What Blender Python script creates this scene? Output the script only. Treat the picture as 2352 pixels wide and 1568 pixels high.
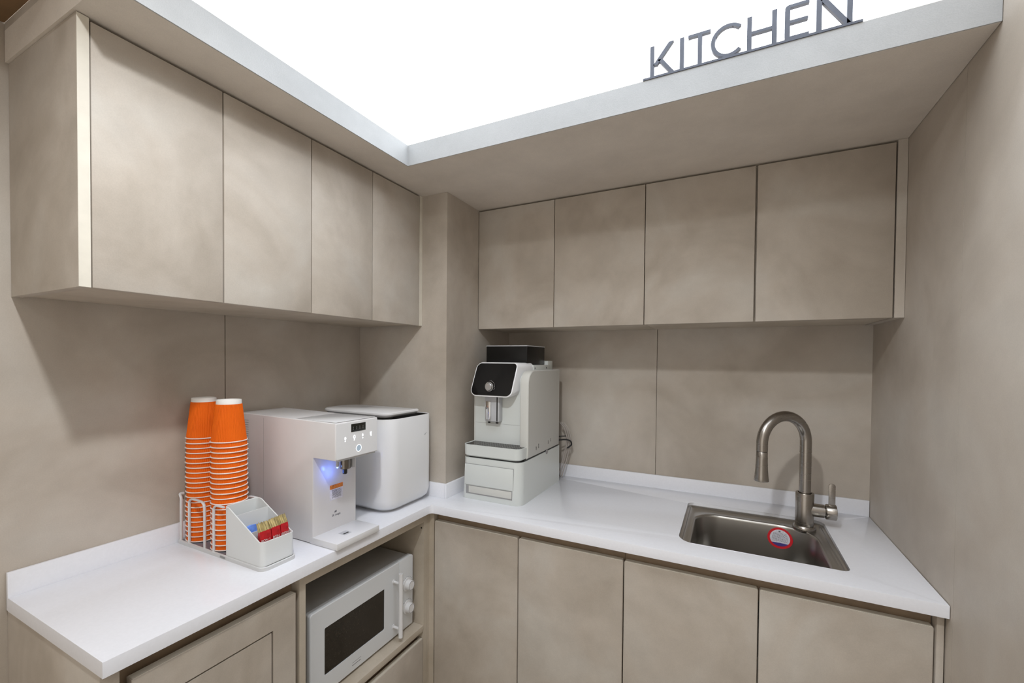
import bpy, bmesh, math, random
from mathutils import Vector, Matrix
random.seed(7)
PI = math.pi
Z0 = 0.86            # height of the worktop; shapes below are written relative to it
scn = bpy.context.scene
COL = scn.collection
for o in list(bpy.data.objects):
    bpy.data.objects.remove(o)

# ------------------------------------------------------------------ camera
cam_d = bpy.data.cameras.new('camera')
cam = bpy.data.objects.new('camera', cam_d); COL.objects.link(cam)
yaw, pit, rol = 0.4653, -0.0180, 0.0087
fwd = Vector((-math.sin(yaw)*math.cos(pit), math.cos(yaw)*math.cos(pit), math.sin(pit)))
right0 = Vector((math.cos(yaw), math.sin(yaw), 0)); up0 = right0.cross(fwd)
rt = right0*math.cos(rol) + up0*math.sin(rol); up = -right0*math.sin(rol) + up0*math.cos(rol)
R3 = Matrix((rt, up, -fwd)).transposed()
cam.matrix_world = Matrix.Translation((1.3602, -1.8274, 0.511+Z0)) @ R3.to_4x4()
cam_d.sensor_fit = 'HORIZONTAL'; cam_d.sensor_width = 36
cam_d.lens = 996.81/2352*36
cam_d.shift_x = 0.0009; cam_d.shift_y = (843.85-784)/2352
cam_d.clip_start = 0.02
scn.camera = cam

# ------------------------------------------------------------------ world, lamps, exposure
w = bpy.data.worlds.new('world'); scn.world = w; w.use_nodes = True
bg = w.node_tree.nodes['Background']
bg.inputs[0].default_value = (1.0, 0.93, 0.85, 1); bg.inputs[1].default_value = 0.84
scn.view_settings.view_transform = 'Standard'; scn.view_settings.look = 'None'
scn.view_settings.gamma = 1; scn.view_settings.use_curve_mapping = False
scn.view_settings.exposure = 0.27
PANEL_STRENGTH = 2.9
def lamp(name, loc, power, size, color, spot=None):
    if spot:
        l = bpy.data.lights.new(name, 'SPOT'); l.spot_size = spot; l.spot_blend = .6; l.shadow_soft_size = size
    else:
        l = bpy.data.lights.new(name, 'POINT'); l.shadow_soft_size = size
    l.energy = power; l.color = color
    o = bpy.data.objects.new(name, l); COL.objects.link(o); o.location = (loc[0], loc[1], loc[2]+Z0)
    return o
lamp('downlight_lamp', (1.11, -1.715, 1.446), 34, .035, (.96, .98, 1.0), math.radians(160))
lamp('downlight_lamp', (1.32, -2.52, 1.446), 7, .035, (.96, .98, 1.0), math.radians(160))

# ------------------------------------------------------------------ materials
def new_mat(name):
    m = bpy.data.materials.new(name); m.use_nodes = True
    return m, m.node_tree, m.node_tree.nodes['Principled BSDF']
def plain(name, col, rough=.5, metal=0, spec=.5, noise=0, scale=40, bump=0, emit=None, es=0):
    m, nt, b = new_mat(name)
    b.inputs['Base Color'].default_value = (*col, 1)
    b.inputs['Roughness'].default_value = rough; b.inputs['Metallic'].default_value = metal
    b.inputs['Specular IOR Level'].default_value = spec
    if noise or bump:
        tc = nt.nodes.new('ShaderNodeTexCoord'); n = nt.nodes.new('ShaderNodeTexNoise')
        n.inputs['Scale'].default_value = scale; n.inputs['Detail'].default_value = 5
        nt.links.new(tc.outputs['Object'], n.inputs['Vector'])
        if noise:
            r = nt.nodes.new('ShaderNodeValToRGB')
            r.color_ramp.elements[0].position = .3; r.color_ramp.elements[1].position = .7
            r.color_ramp.elements[0].color = (*[c*(1-noise) for c in col], 1)
            r.color_ramp.elements[1].color = (*[min(1, c*(1+noise)) for c in col], 1)
            nt.links.new(n.outputs['Fac'], r.inputs['Fac']); nt.links.new(r.outputs['Color'], b.inputs['Base Color'])
        if bump:
            bp = nt.nodes.new('ShaderNodeBump'); bp.inputs['Strength'].default_value = bump; bp.inputs['Distance'].default_value = .002
            nt.links.new(n.outputs['Fac'], bp.inputs['Height']); nt.links.new(bp.outputs['Normal'], b.inputs['Normal'])
    if emit:
        b.inputs['Emission Color'].default_value = (*emit, 1); b.inputs['Emission Strength'].default_value = es
    return m
def stucco(name, c1, c2, c3, scale=3.0, seed=0, rough=.55, bump=.08):
    """cloudy plaster-look laminate: soft blotches with faint trowel streaks and fine grain"""
    m, nt, b = new_mat(name); N = nt.nodes; L = nt.links
    g = N.new('ShaderNodeNewGeometry')
    mp = N.new('ShaderNodeMapping'); mp.inputs['Location'].default_value = (seed*3.1, seed*1.7, seed*2.3)
    L.new(g.outputs['Position'], mp.inputs['Vector'])
    n1 = N.new('ShaderNodeTexNoise'); n1.inputs['Scale'].default_value = scale; n1.inputs['Detail'].default_value = 4; n1.inputs['Roughness'].default_value = .55
    n1.inputs['Distortion'].default_value = .6
    L.new(mp.outputs['Vector'], n1.inputs['Vector'])
    r = N.new('ShaderNodeValToRGB'); e = r.color_ramp.elements
    e[0].position = .33; e[0].color = (*c1, 1); e[1].position = .68; e[1].color = (*c3, 1)
    k = e.new(.5); k.color = (*c2, 1)
    L.new(n1.outputs['Fac'], r.inputs['Fac'])
    n2 = N.new('ShaderNodeTexNoise'); n2.inputs['Scale'].default_value = scale*3.5; n2.inputs['Detail'].default_value = 6; n2.inputs['Roughness'].default_value = .65
    L.new(mp.outputs['Vector'], n2.inputs['Vector'])
    n3 = N.new('ShaderNodeTexNoise'); n3.inputs['Scale'].default_value = 420; n3.inputs['Detail'].default_value = 2
    L.new(mp.outputs['Vector'], n3.inputs['Vector'])
    mr = N.new('ShaderNodeMapRange'); mr.inputs[1].default_value = .3; mr.inputs[2].default_value = .7; mr.inputs[3].default_value = .93; mr.inputs[4].default_value = 1.05
    L.new(n2.outputs['Fac'], mr.inputs[0])
    mr3 = N.new('ShaderNodeMapRange'); mr3.inputs[1].default_value = .3; mr3.inputs[2].default_value = .7; mr3.inputs[3].default_value = .97; mr3.inputs[4].default_value = 1.03
    L.new(n3.outputs['Fac'], mr3.inputs[0])
    mu = N.new('ShaderNodeMath'); mu.operation = 'MULTIPLY'; L.new(mr.outputs[0], mu.inputs[0]); L.new(mr3.outputs[0], mu.inputs[1])
    mx = N.new('ShaderNodeVectorMath'); mx.operation = 'SCALE'
    L.new(r.outputs['Color'], mx.inputs[0]); L.new(mu.outputs[0], mx.inputs['Scale'])
    L.new(mx.outputs['Vector'], b.inputs['Base Color'])
    b.inputs['Roughness'].default_value = rough; b.inputs['Specular IOR Level'].default_value = .35
    bp = N.new('ShaderNodeBump'); bp.inputs['Strength'].default_value = bump; bp.inputs['Distance'].default_value = .001
    L.new(n3.outputs['Fac'], bp.inputs['Height']); L.new(bp.outputs['Normal'], b.inputs['Normal'])
    return m
def brushed(name, col, rough, scale=(4, 4, 300), strength=.12):
    m, nt, b = new_mat(name); N = nt.nodes; L = nt.links
    tc = N.new('ShaderNodeTexCoord'); mp = N.new('ShaderNodeMapping'); mp.inputs['Scale'].default_value = scale
    n = N.new('ShaderNodeTexNoise'); n.inputs['Scale'].default_value = 6; n.inputs['Detail'].default_value = 4
    L.new(tc.outputs['Object'], mp.inputs['Vector']); L.new(mp.outputs['Vector'], n.inputs['Vector'])
    b.inputs['Base Color'].default_value = (*col, 1); b.inputs['Metallic'].default_value = 1
    mr = N.new('ShaderNodeMapRange'); mr.inputs[3].default_value = rough*.93; mr.inputs[4].default_value = rough*1.07
    L.new(n.outputs['Fac'], mr.inputs[0]); L.new(mr.outputs[0], b.inputs['Roughness'])
    bp = N.new('ShaderNodeBump'); bp.inputs['Strength'].default_value = strength; bp.inputs['Distance'].default_value = .0005
    L.new(n.outputs['Fac'], bp.inputs['Height']); L.new(bp.outputs['Normal'], b.inputs['Normal'])
    return m

B1, B2, B3 = (.415, .362, .302), (.50, .446, .384), (.55, .51, .455)
M = {}
M['wall_l'] = stucco('plaster_left', B1, B2, B3, 2.6, 1)
M['wall_b'] = stucco('plaster_back', B1, B2, B3, 2.6, 2)
M['wall_r'] = stucco('plaster_right', B1, B2, B3, 2.2, 3)
M['soffit'] = stucco('bulkhead_paint_shade_lifted', (.66, .60, .53), (.69, .63, .56), (.71, .65, .58), 2.0, 4, .7, .25)  # bulkhead paint brightened and warmed to lift the shaded underside
M['fascia'] = stucco('bulkhead_paint_light_dimmed', (.43, .44, .445), (.45, .46, .465), (.47, .48, .485), 2.0, 6, .7, .25)  # same bulkhead, colour dimmed and cooled to set the lit faces
M['door'] = [stucco('door_laminate', B1, B2, B3, 3.4, 10+i) for i in range(4)]
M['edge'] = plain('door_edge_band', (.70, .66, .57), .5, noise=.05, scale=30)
M['carcass'] = stucco('carcass_laminate', (.45, .39, .31), (.51, .45, .37), (.55, .49, .41), 4, 5)
M['channel'] = plain('channel_brown', (.26, .19, .125), .5, noise=.12, scale=25)
M['dark'] = plain('near_black_brown', (.02, .015, .012), .8)  # near-black brown of the screw cap
M['brown_ceiling'] = plain('brown_wood_ceiling', (.20, .115, .05), .5, noise=.2, scale=8)
M['floor'] = plain('pale_floor_tile', (.60, .57, .52), .45, noise=.06, scale=6)
M['paint'] = plain('ceiling_paint', (.75, .72, .67), .8)
M['quartz'] = plain('white_quartz', (.81, .82, .865), .16, noise=.015, scale=160)
M['panel'] = plain('light_panel', (.9, .9, .9), .6, emit=(.86, .94, 1.04), es=PANEL_STRENGTH)
M['whitebox'] = plain('white_light_box', (.85, .85, .85), .7)
M['sign'] = plain('sign_grey', (.085, .095, .125), .45, noise=.08, scale=60)
M['plastic'] = plain('white_plastic', (.73, .715, .72), .28, noise=.01, scale=30)
M['plastic_top'] = plain('white_glossy_plastic', (.76, .76, .77), .16)
M['plastic_cool'] = plain('cool_white_plastic', (.80, .805, .82), .22)
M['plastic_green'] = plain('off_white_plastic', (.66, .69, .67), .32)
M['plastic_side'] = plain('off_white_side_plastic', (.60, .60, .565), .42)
M['grey_pl'] = plain('grey_plastic', (.30, .30, .30), .4)
M['light_grey'] = plain('light_grey_plastic', (.5, .51, .53), .35)
M['black_gloss'] = plain('black_gloss', (.004, .004, .0045), .09, spec=.35)
M['hopper'] = plain('smoked_black', (.006, .006, .006), .28, spec=.25)
M['satin'] = plain('satin_chrome', (.6, .6, .6), .42, metal=1)
M['black'] = plain('black_plastic', (.012, .012, .012), .4)
M['display'] = plain('dark_display', (.012, .012, .01), .2, noise=.3, scale=300)
M['ink'] = plain('grey_ink', (.16, .16, .18), .6)
M['icon'] = plain('lit_icon', (.9, .9, .95), .4, emit=(.9, .95, 1), es=1.0)
M['ringfill'] = plain('lit_button', (.42, .50, .58), .3, emit=(.5, .75, .95), es=.12)
M['led'] = plain('blue_led', (.3, .4, 1), .4, emit=(.15, .35, 1), es=5)
M['chrome'] = plain('chrome', (.75, .75, .75), .12, metal=1)
M['steel_dark'] = plain('dark_steel', (.22, .20, .18), .25, metal=1)
M['sink'] = brushed('sink_steel', (.40, .385, .36), .30, (1, 60, 1), .05)
M['nickel'] = brushed('brushed_nickel', (.36, .335, .305), .27, (1, 1, 25), .0)
M['orange'] = None
M['cupwhite'] = plain('cup_paper', (.86, .74, .68), .6)
M['cupbase'] = plain('cup_base_paper', (.88, .86, .83), .6)
M['caddy'] = plain('caddy_white', (.74, .76, .76), .3)
M['caddy_wire'] = plain('caddy_wire_white', (.66, .665, .67), .35)
M['slate'] = plain('tray_insert', (.20, .20, .23), .35)
M['red'] = plain('red_foil', (.48, .012, .018), .3, noise=.25, scale=80)
M['gold'] = plain('gold_foil', (.42, .33, .14), .38, metal=.35, noise=.3, scale=90)
M['blue_paper'] = plain('blue_packet', (.16, .30, .80), .45, noise=.3, scale=70)
M['white_ink'] = plain('white_ink', (.85, .82, .80), .5)
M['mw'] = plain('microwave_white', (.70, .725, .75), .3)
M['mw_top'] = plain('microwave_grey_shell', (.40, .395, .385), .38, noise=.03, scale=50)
M['glass_dark'] = plain('dark_glass', (.022, .018, .013), .07, noise=.3, scale=200)
M['sticker_red'] = plain('sticker_red', (.68, .02, .03), .4)
M['sticker_white'] = plain('sticker_white', (.74, .73, .80), .45, noise=.12, scale=260)
M['sticker_blue'] = plain('sticker_blue', (.07, .05, .25), .45)
M['sticker_orange'] = plain('sticker_orange', (.75, .22, .03), .45, noise=.35, scale=220)
M['tube'] = plain('pale_hose', (.42, .38, .35), .3)
# ribbed orange paper: vertical ripple lines
def orange():
    m, nt, b = new_mat('orange_ripple_paper'); N = nt.nodes; L = nt.links
    tc = N.new('ShaderNodeTexCoord'); n = N.new('ShaderNodeTexNoise'); n.inputs['Scale'].default_value = 30
    L.new(tc.outputs['Object'], n.inputs['Vector'])
    r = N.new('ShaderNodeValToRGB'); r.color_ramp.elements[0].color = (.74, .112, .001, 1); r.color_ramp.elements[1].color = (.86, .150, .002, 1)
    L.new(n.outputs['Fac'], r.inputs['Fac']); L.new(r.outputs['Color'], b.inputs['Base Color'])
    b.inputs['Roughness'].default_value = .62; b.inputs['Specular IOR Level'].default_value = .25
    return m
M['orange'] = orange()

# ------------------------------------------------------------------ mesh helpers
def BM(): return bmesh.new()
def add_box(bm, x0, x1, y0, y1, z0, z1, bev=0, seg=2):
    r = bmesh.ops.create_cube(bm, size=1)
    vs = r['verts']
    bmesh.ops.scale(bm, vec=(x1-x0, y1-y0, z1-z0), verts=vs)
    bmesh.ops.translate(bm, vec=((x0+x1)/2, (y0+y1)/2, (z0+z1)/2), verts=vs)
    if bev:
        es = list({e for v in vs for e in v.link_edges})
        bmesh.ops.bevel(bm, geom=es, offset=bev, segments=seg, affect='EDGES', profile=.5)
    return bm
def rrect(x0, x1, y0, y1, r, n=6):
    """rounded rectangle outline; r is one radius or four (x0y0, x1y0, x1y1, x0y1)"""
    if not isinstance(r, (tuple, list)): r = (r,)*4
    pts = []
    for (cx, cy, a0, rr) in ((x0+r[0], y0+r[0], PI, r[0]), (x1-r[1], y0+r[1], 1.5*PI, r[1]), (x1-r[2], y1-r[2], 0, r[2]), (x0+r[3], y1-r[3], .5*PI, r[3])):
        if rr <= 1e-6: pts.append((cx, cy)); continue
        for i in range(n+1):
            a = a0 + i/n*PI/2
            pts.append((cx+rr*math.cos(a), cy+rr*math.sin(a)))
    return pts
def to3(p, axis, v):
    if axis == 'z': return (p[0], p[1], v)
    if axis == 'y': return (p[0], v, p[1])
    return (v, p[0], p[1])
def loft(bm, rings, caps=True, closed=True):
    vr = [[bm.verts.new(p) for p in ring] for ring in rings]
    n = len(vr[0])
    for a, b in zip(vr, vr[1:]):
        for i in range(n if closed else n-1):
            bm.faces.new((a[i], a[(i+1) % n], b[(i+1) % n], b[i]))
    if caps:
        bm.faces.new(list(reversed(vr[0]))); bm.faces.new(vr[-1])
    return vr
def prism(bm, outline, axis, a0, a1, bev=0):
    rings = []
    if bev:
        cx = sum(p[0] for p in outline)/len(outline); cy = sum(p[1] for p in outline)/len(outline)
        w_ = max(p[0] for p in outline)-min(p[0] for p in outline); h_ = max(p[1] for p in outline)-min(p[1] for p in outline)
        def sh(k): return [(cx+(p[0]-cx)*(1-2*k/w_), cy+(p[1]-cy)*(1-2*k/h_)) for p in outline]
        s = 1 if a1 > a0 else -1
        for k, d in ((bev, 0), (bev*.3, bev*.3), (0, bev)):
            rings.append([to3(p, axis, a0+s*d) for p in sh(k)])
        for k, d in ((0, bev), (bev*.3, bev*.3), (bev, 0)):
            rings.append([to3(p, axis, a1-s*d) for p in sh(k)])
    else:
        rings = [[to3(p, axis, a0) for p in outline], [to3(p, axis, a1) for p in outline]]
    loft(bm, rings)
    return bm
def tube(bm, pts, r, seg=12, cap=True, flat=None):
    """sweep a circle along pts; r number or list; flat=(a,b) makes an elliptic section"""
    pts = [Vector(p) for p in pts]; n = len(pts)
    rr = r if isinstance(r, (list, tuple)) else [r]*n
    T = []
    for i in range(n):
        t = (pts[min(i+1, n-1)]-pts[max(i-1, 0)]).normalized(); T.append(t)
    ref = Vector((0, 0, 1)) if abs(T[0].z) < .9 else Vector((1, 0, 0))
    u = T[0].cross(ref).normalized(); rings = []
    for i in range(n):
        u = (u - T[i]*u.dot(T[i])).normalized(); v = T[i].cross(u)
        fa, fb = flat or (1, 1)
        rings.append([tuple(pts[i] + u*(rr[i]*fa*math.cos(2*PI*k/seg)) + v*(rr[i]*fb*math.sin(2*PI*k/seg))) for k in range(seg)])
    loft(bm, rings, caps=cap)
    return bm
def lathe(bm, prof, c=(0, 0, 0), axis='z', seg=40, caps=False, ripple=None):
    """prof: list of (radius, height)"""
    rings = []
    for r, h in prof:
        ring = []
        for k in range(seg):
            a = 2*PI*k/seg; q = r
            if ripple: q = r + ripple(k, h)
            x, y = q*math.cos(a), q*math.sin(a)
            if axis == 'z': p = (c[0]+x, c[1]+y, c[2]+h)
            elif axis == 'y': p = (c[0]+x, c[1]-h, c[2]+y)
            else: p = (c[0]+h, c[1]+x, c[2]+y)
            ring.append(p)
        rings.append(ring)
    loft(bm, rings, caps=caps)
    return bm
def smooth_pts(P, n=8):
    """Catmull-Rom through P"""
    P = [Vector(p) for p in P]; out = []
    for i in range(len(P)-1):
        p0 = P[max(i-1, 0)]; p1 = P[i]; p2 = P[i+1]; p3 = P[min(i+2, len(P)-1)]
        for k in range(n):
            t = k/n
            out.append(.5*((2*p1)+(p2-p0)*t+(2*p0-5*p1+4*p2-p3)*t*t+(3*p1-p0-3*p2+p3)*t**3))
    out.append(P[-1]); return out

BASE = {}
def root_loc(parent): return BASE[parent.name]
def obj(name, bm, mat, parent=None, loc=None, angle=32):
    bmesh.ops.recalc_face_normals(bm, faces=bm.faces)
    me = bpy.data.meshes.new(name)
    if parent is not None: L = Vector(root_loc(parent)) if loc is None else Vector(loc)
    elif loc is None:
        xs = [v.co for v in bm.verts]
        L = Vector(((min(v.x for v in xs)+max(v.x for v in xs))/2, (min(v.y for v in xs)+max(v.y for v in xs))/2, min(v.z for v in xs)))
    else: L = Vector(loc)
    bmesh.ops.translate(bm, vec=-L, verts=bm.verts)
    bm.to_mesh(me); bm.free()
    for p in me.polygons: p.use_smooth = True
    me.set_sharp_from_angle(angle=math.radians(angle))
    me.materials.append(mat)
    o = bpy.data.objects.new(name, me); COL.objects.link(o)
    if parent is not None:
        o.parent = parent; o.location = L - Vector(root_loc(parent))
    else:
        o.location = (L.x, L.y, L.z+Z0)
    BASE[o.name] = tuple(L)
    return o
def tag(o, label=None, cat=None, group=None, kind=None):
    if label: o['label'] = label
    if cat: o['category'] = cat
    if group: o['group'] = group
    if kind: o['kind'] = kind
    return o
def thing(name, label, cat, loc, group=None):
    o = bpy.data.objects.new(name, None); COL.objects.link(o)
    o.empty_display_size = .05
    o.location = (loc[0], loc[1], loc[2]+Z0); BASE[o.name] = tuple(loc)
    return tag(o, label, cat, group)
def struct(name, bm, mat, label=None):
    o = obj(name, bm, mat); o['kind'] = 'structure'; o['category'] = name.split('_')[0]
    if label: o['label'] = label
    return o
def lettering(name, s, size, origin, rvec, uvec, mat, parent, depth=.0004, align='LEFT'):
    c = bpy.data.curves.new(name, 'FONT'); c.body = s; c.size = size; c.extrude = depth/2; c.align_x = align
    t = bpy.data.objects.new(name, c); COL.objects.link(t)
    bpy.context.view_layer.update()
    dg = bpy.context.evaluated_depsgraph_get()
    me = bpy.data.meshes.new_from_object(t.evaluated_get(dg))
    bpy.data.objects.remove(t)
    r = Vector(rvec).normalized(); u = Vector(uvec).normalized(); n = r.cross(u)
    mw = Matrix((r, u, n)).transposed().to_4x4(); mw.translation = Vector(origin)
    bm = BM(); bm.from_mesh(me); bm.transform(mw)
    return obj(name, bm, mat, parent)

# ------------------------------------------------------------------ setting
W = 1.7862; CW, CD = .4313, .5084            # room width; column width and depth
ZT, ZU, ZF = 1.1215, .6358, 1.1867           # soffit, underside of wall cabinets, top of bulkhead face
D1, D2, L0 = .60, .434, 1.4924               # worktop depths and left run length
HI = 1.56
b = BM(); add_box(b, -.3, 3.2, -3.6, .3, -.90, -.86); struct('floor', b, M['floor'])
# left wall: three sheets of plaster-look board with narrow joints
b = BM(); add_box(b, -.06, -.008, -3.4, .0, -.86, HI)
for y0, y1 in ((-3.4, -1.0448), (-1.0422, 0)): add_box(b, -.01, 0, y0, y1, -.86, HI)
struct('wall_left', b, M['wall_l'])
b = BM(); add_box(b, -.06, W+.06, .008, .06, -.86, HI)
for x0, x1 in ((0, 1.0997), (1.1023, W)): add_box(b, x0, x1, 0, .01, -.86, HI)
struct('wall_back', b, M['wall_b'])
b = BM(); add_box(b, W+.008, W+.06, -3.4, .0, -.86, HI)
for y0, y1 in ((-3.4, -.6105), (-.6095, 0)): add_box(b, W, W+.01, y0, y1, -.86, HI)
struct('wall_right', b, M['wall_r'])
b = BM(); add_box(b, 0.0005, CW, -CD, -.0005, -.86, ZT-.0005); struct('wall_corner', b, M['wall_b'], 'square beige column boxed into the back left corner')
# bulkhead: L-shaped dropped soffit
b = BM()
A, Bq, YE = .4405, .7374, 1.4845
out = [(0.001, -YE), (A-.003, -YE), (A-.003, -Bq+.003), (W-.001, -Bq+.003), (W-.001, -.001), (0.001, -.001)]
prism(b, out, 'z', ZT, ZF)
def fascia(n, x0, x1, y0, y1, label):  # thin skin added to give the lit bulkhead faces their own dimmer tone
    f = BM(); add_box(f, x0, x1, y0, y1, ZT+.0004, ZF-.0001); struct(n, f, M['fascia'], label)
fascia('trim_3', A-.003, A, -YE, -Bq, 'fascia along the left bulkhead, paint dimmed for the light'); fascia('trim_4', A-.003, W-.001, -Bq, -Bq+.003, 'fascia along the back bulkhead under the letters, paint dimmed for the light')
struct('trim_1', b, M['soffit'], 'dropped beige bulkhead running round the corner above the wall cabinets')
b = BM(); add_box(b, 0.001, .30, -YE, -YE+.02, ZF, 1.2025); struct('trim_2', b, M['wall_l'])
b = BM(); add_box(b, 0.001, .30, -3.4, -YE-.0005, 1.2025, 1.24); struct('ceiling_1', b, M['brown_ceiling'])
# raised ceiling with a luminous stretch panel
b = BM(); add_box(b, -.05, W+.05, -3.4, -1.2855, 1.50, 1.56); struct('ceiling', b, M['paint'])
pl = thing('ceiling_light', 'large white luminous ceiling panel above the bulkhead', 'ceiling light', (W/2, -.65, 1.5))
b = BM(); add_box(b, .001, W-.001, -1.28, -.001, 1.5, 1.52); obj('diffuser', b, M['panel'], pl)
b = BM()
add_box(b, .001, W-.001, -1.284, -1.2805, 1.49, 1.52)
obj('frame', b, M['whitebox'], pl)

# ------------------------------------------------------------------ KITCHEN sign
sg = thing('sign', 'dark grey letters spelling KITCHEN on a bar along the bulkhead edge', 'sign', (1.375, -Bq+.012, ZF))
sy0, sy1 = -Bq, -Bq+.0085
b = BM(); add_box(b, 1.1635, 1.5866, sy0-.002, sy1+.006, ZF, ZF+.0048); obj('base_bar', b, M['sign'], sg)
zb, zt_ = ZF+.0048, 1.2635
def stroke(bm, x0, z0, x1, z1, wd):
    """slanted bar with flat horizontal ends"""
    prism(bm, [(x0, z0), (x0+wd, z0), (x1+wd, z1), (x1, z1)], 'y', sy0, sy1)
sw = .0092; hs = .0062
def letter(ch, f):
    bm = BM(); f(bm); tag(obj('letter', bm, M['sign'], sg, angle=40), 'letter '+ch)
def lK(m):
    add_box(m, 1.1795, 1.1795+sw, sy0, sy1, zb, zt_)
    stroke(m, 1.1855, zb+.026, 1.2215, zt_, .0108); stroke(m, 1.2240, zb, 1.1965, zb+.037, .0108)
def lI(m): add_box(m, 1.2460, 1.2460+sw, sy0, sy1, zb, zt_)
def lT(m):
    add_box(m, 1.2845, 1.2845+sw, sy0, sy1, zb, zt_-hs); add_box(m, 1.2640, 1.3110, sy0, sy1, zt_-hs, zt_)
def lC(m):
    cx, cz, ro = 1.3478, (zb+zt_)/2, (zt_-zb)/2
    o, i = [], []
    for k in range(41):
        a = math.radians(46 + k*(268/40))
        o.append((cx+ro*math.cos(a), cz+ro*math.sin(a))); i.append((cx+(ro-.0085)*math.cos(a), cz+(ro-.0065)*math.sin(a)))
    for k in range(40):
        prism(m, [o[k], o[k+1], i[k+1], i[k]], 'y', sy0, sy1)
    bmesh.ops.remove_doubles(m, verts=m.verts, dist=1e-5)
def lH(m):
    add_box(m, 1.3840, 1.3840+sw, sy0, sy1, zb, zt_); add_box(m, 1.4310, 1.4310+sw, sy0, sy1, zb, zt_)
    add_box(m, 1.3840+sw, 1.4310, sy0, sy1, zb+.033, zb+.033+hs)
def lE(m):
    prism(m, rrect(1.4545, 1.4545+sw+.0002, zb, zt_, (.007, 0, 0, .007), 5), 'y', sy0, sy1)
    for z_, xe in ((zb, 1.4975), (zb+.033, 1.4955), (zt_-hs, 1.4975)): add_box(m, 1.4545+sw+.0002, xe, sy0, sy1, z_, z_+hs)
def lN(m):
    add_box(m, 1.5100, 1.5100+sw, sy0, sy1, zb, zt_); add_box(m, 1.5610, 1.5610+sw, sy0, sy1, zb, zt_)
    stroke(m, 1.5580, zb, 1.5100, zt_, .0108)
for ch, f in zip('KITCHEN', (lK, lI, lT, lC, lH, lE, lN)): letter(ch, f)

# ------------------------------------------------------------------ cabinets
ED = .0012
def door_board(x0, x1, y0, y1, z0, z1, mat, parent, name='door', bev=.0016):
    b = BM(); add_box(b, x0, x1, y0, y1, z0, z1, bev, 2)
    d = obj(name, b, mat, parent)
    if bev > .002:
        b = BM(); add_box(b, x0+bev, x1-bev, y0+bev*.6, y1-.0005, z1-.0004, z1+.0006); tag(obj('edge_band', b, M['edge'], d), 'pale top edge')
    return d
# left wall cabinets: two double-door units, gable panel at the open end
DU2 = .3197; ys = [-1.4618, -1.2301, -.9951, -.7646, -.5261]
for k in range(2):
    ya, yb = ys[2*k], ys[2*k+2]
    lab = ('double-door beige wall cabinet nearest the open left end', 'double-door beige wall cabinet beside the corner column')[k]
    t = thing('wall_cabinet', lab, 'cabinet', (0.16, (ya+yb)/2, ZU), 'wall cabinets on the left wall')
    b = BM(); add_box(b, .001, DU2-.020, ya+.0005, yb-.0005, ZU+.002, ZT-.0008); obj('body', b, M['carcass'], t)
    for j in range(2):
        door_board(DU2-.018, DU2, ys[2*k+j]+ED, ys[2*k+j+1]-ED, ZU, ZT-.006, M['door'][(k*2+j) % 4], t)
t = thing('end_panel', 'flat beige gable panel closing the left end of the wall cabinets', 'panel', (.16, -1.471, ZU))
b = BM(); add_box(b, .001, DU2, -1.480, -1.4622, ZU-.001, ZT-.0008, .0012); obj('board', b, M['door'][1], t)
b = BM(); add_box(b, DU2, DU2+.0008, -1.4795, -1.4627, ZU, ZT-.002); obj('edge_band', b, M['edge'], t)
b = BM(); add_box(b, DU2-.018, DU2-.0005, ys[4]+.0012, -CD-.0005, ZU, ZT-.0008)
tag(obj('filler_strip', b, M['edge']), 'slim beige filler strip between left wall cabinets and column', 'panel')
# right wall cabinets
DU1 = .2859; xs = [.4325, .7642, 1.0957, 1.4280, 1.7621]
for k in range(2):
    xa, xb = xs[2*k], xs[2*k+2]
    lab = ('double-door beige wall cabinet above the coffee machine', 'double-door beige wall cabinet above the sink')[k]
    t = thing('wall_cabinet', lab, 'cabinet', ((xa+xb)/2, -.14, ZU), 'wall cabinets on the back wall')
    b = BM(); add_box(b, xa+.0005, xb-.0005, -DU1+.020, -.001, ZU+.002, ZT-.0008); obj('body', b, M['carcass'], t)
    for j in range(2):
        g = .0026 if (k == 1) else ED
        door_board(xs[2*k+j]+(g if j else ED), xs[2*k+j+1]-(ED if j else g), -DU1, -DU1+.018, ZU, ZT-.006, M['door'][(k*2+j+2) % 4], t)
b = BM(); add_box(b, xs[4]+.002, W-.0008, -DU1, -.001, ZU, ZT-.0008)
tag(obj('filler_strip', b, M['door'][0]), 'narrow beige filler strip between wall cabinet and right wall', 'panel')
# base cabinets on the back run
TC = .0282; FD = -.58; zd = -.0625; zbot = -.76
bx = [.4345, .7645, 1.0996, 1.4363, 1.7690]
for k in range(2):
    xa, xb = bx[2*k], bx[2*k+2]
    lab = ('double-door beige base cabinet under the coffee machine side of the worktop', 'double-door beige base cabinet under the sink')[k]
    t = thing('base_cabinet', lab, 'cabinet', ((xa+xb)/2, -.30, -.86), 'base cabinets on the back wall')
    b = BM(); add_box(b, xa+.0005, xb-.0005, FD+.030, -.001, -.78, -TC-.06 if k == 0 else -.25)
    add_box(b, xa+.0005, xb-.0005, -.50, -.30, -.86, -.78)
    obj('body', b, M['carcass'], t)
    b = BM(); add_box(b, xa+.0005, xb-.0005, FD+.022, FD+.040, -.10, -TC-.0005); obj('handle_channel', b, M['channel'], t)
    for j in range(2):
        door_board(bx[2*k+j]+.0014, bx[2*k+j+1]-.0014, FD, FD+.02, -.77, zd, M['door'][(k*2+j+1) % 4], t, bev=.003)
t = thing('end_panel', 'narrow beige upright panel between sink cabinet and right wall', 'panel', (1.777, -.3, -.86))
b = BM(); add_box(b, 1.7712, 1.7838, FD-.0005, -.001, -.86, -TC-.0005, .001); obj('board', b, M['door'][2], t)
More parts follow.
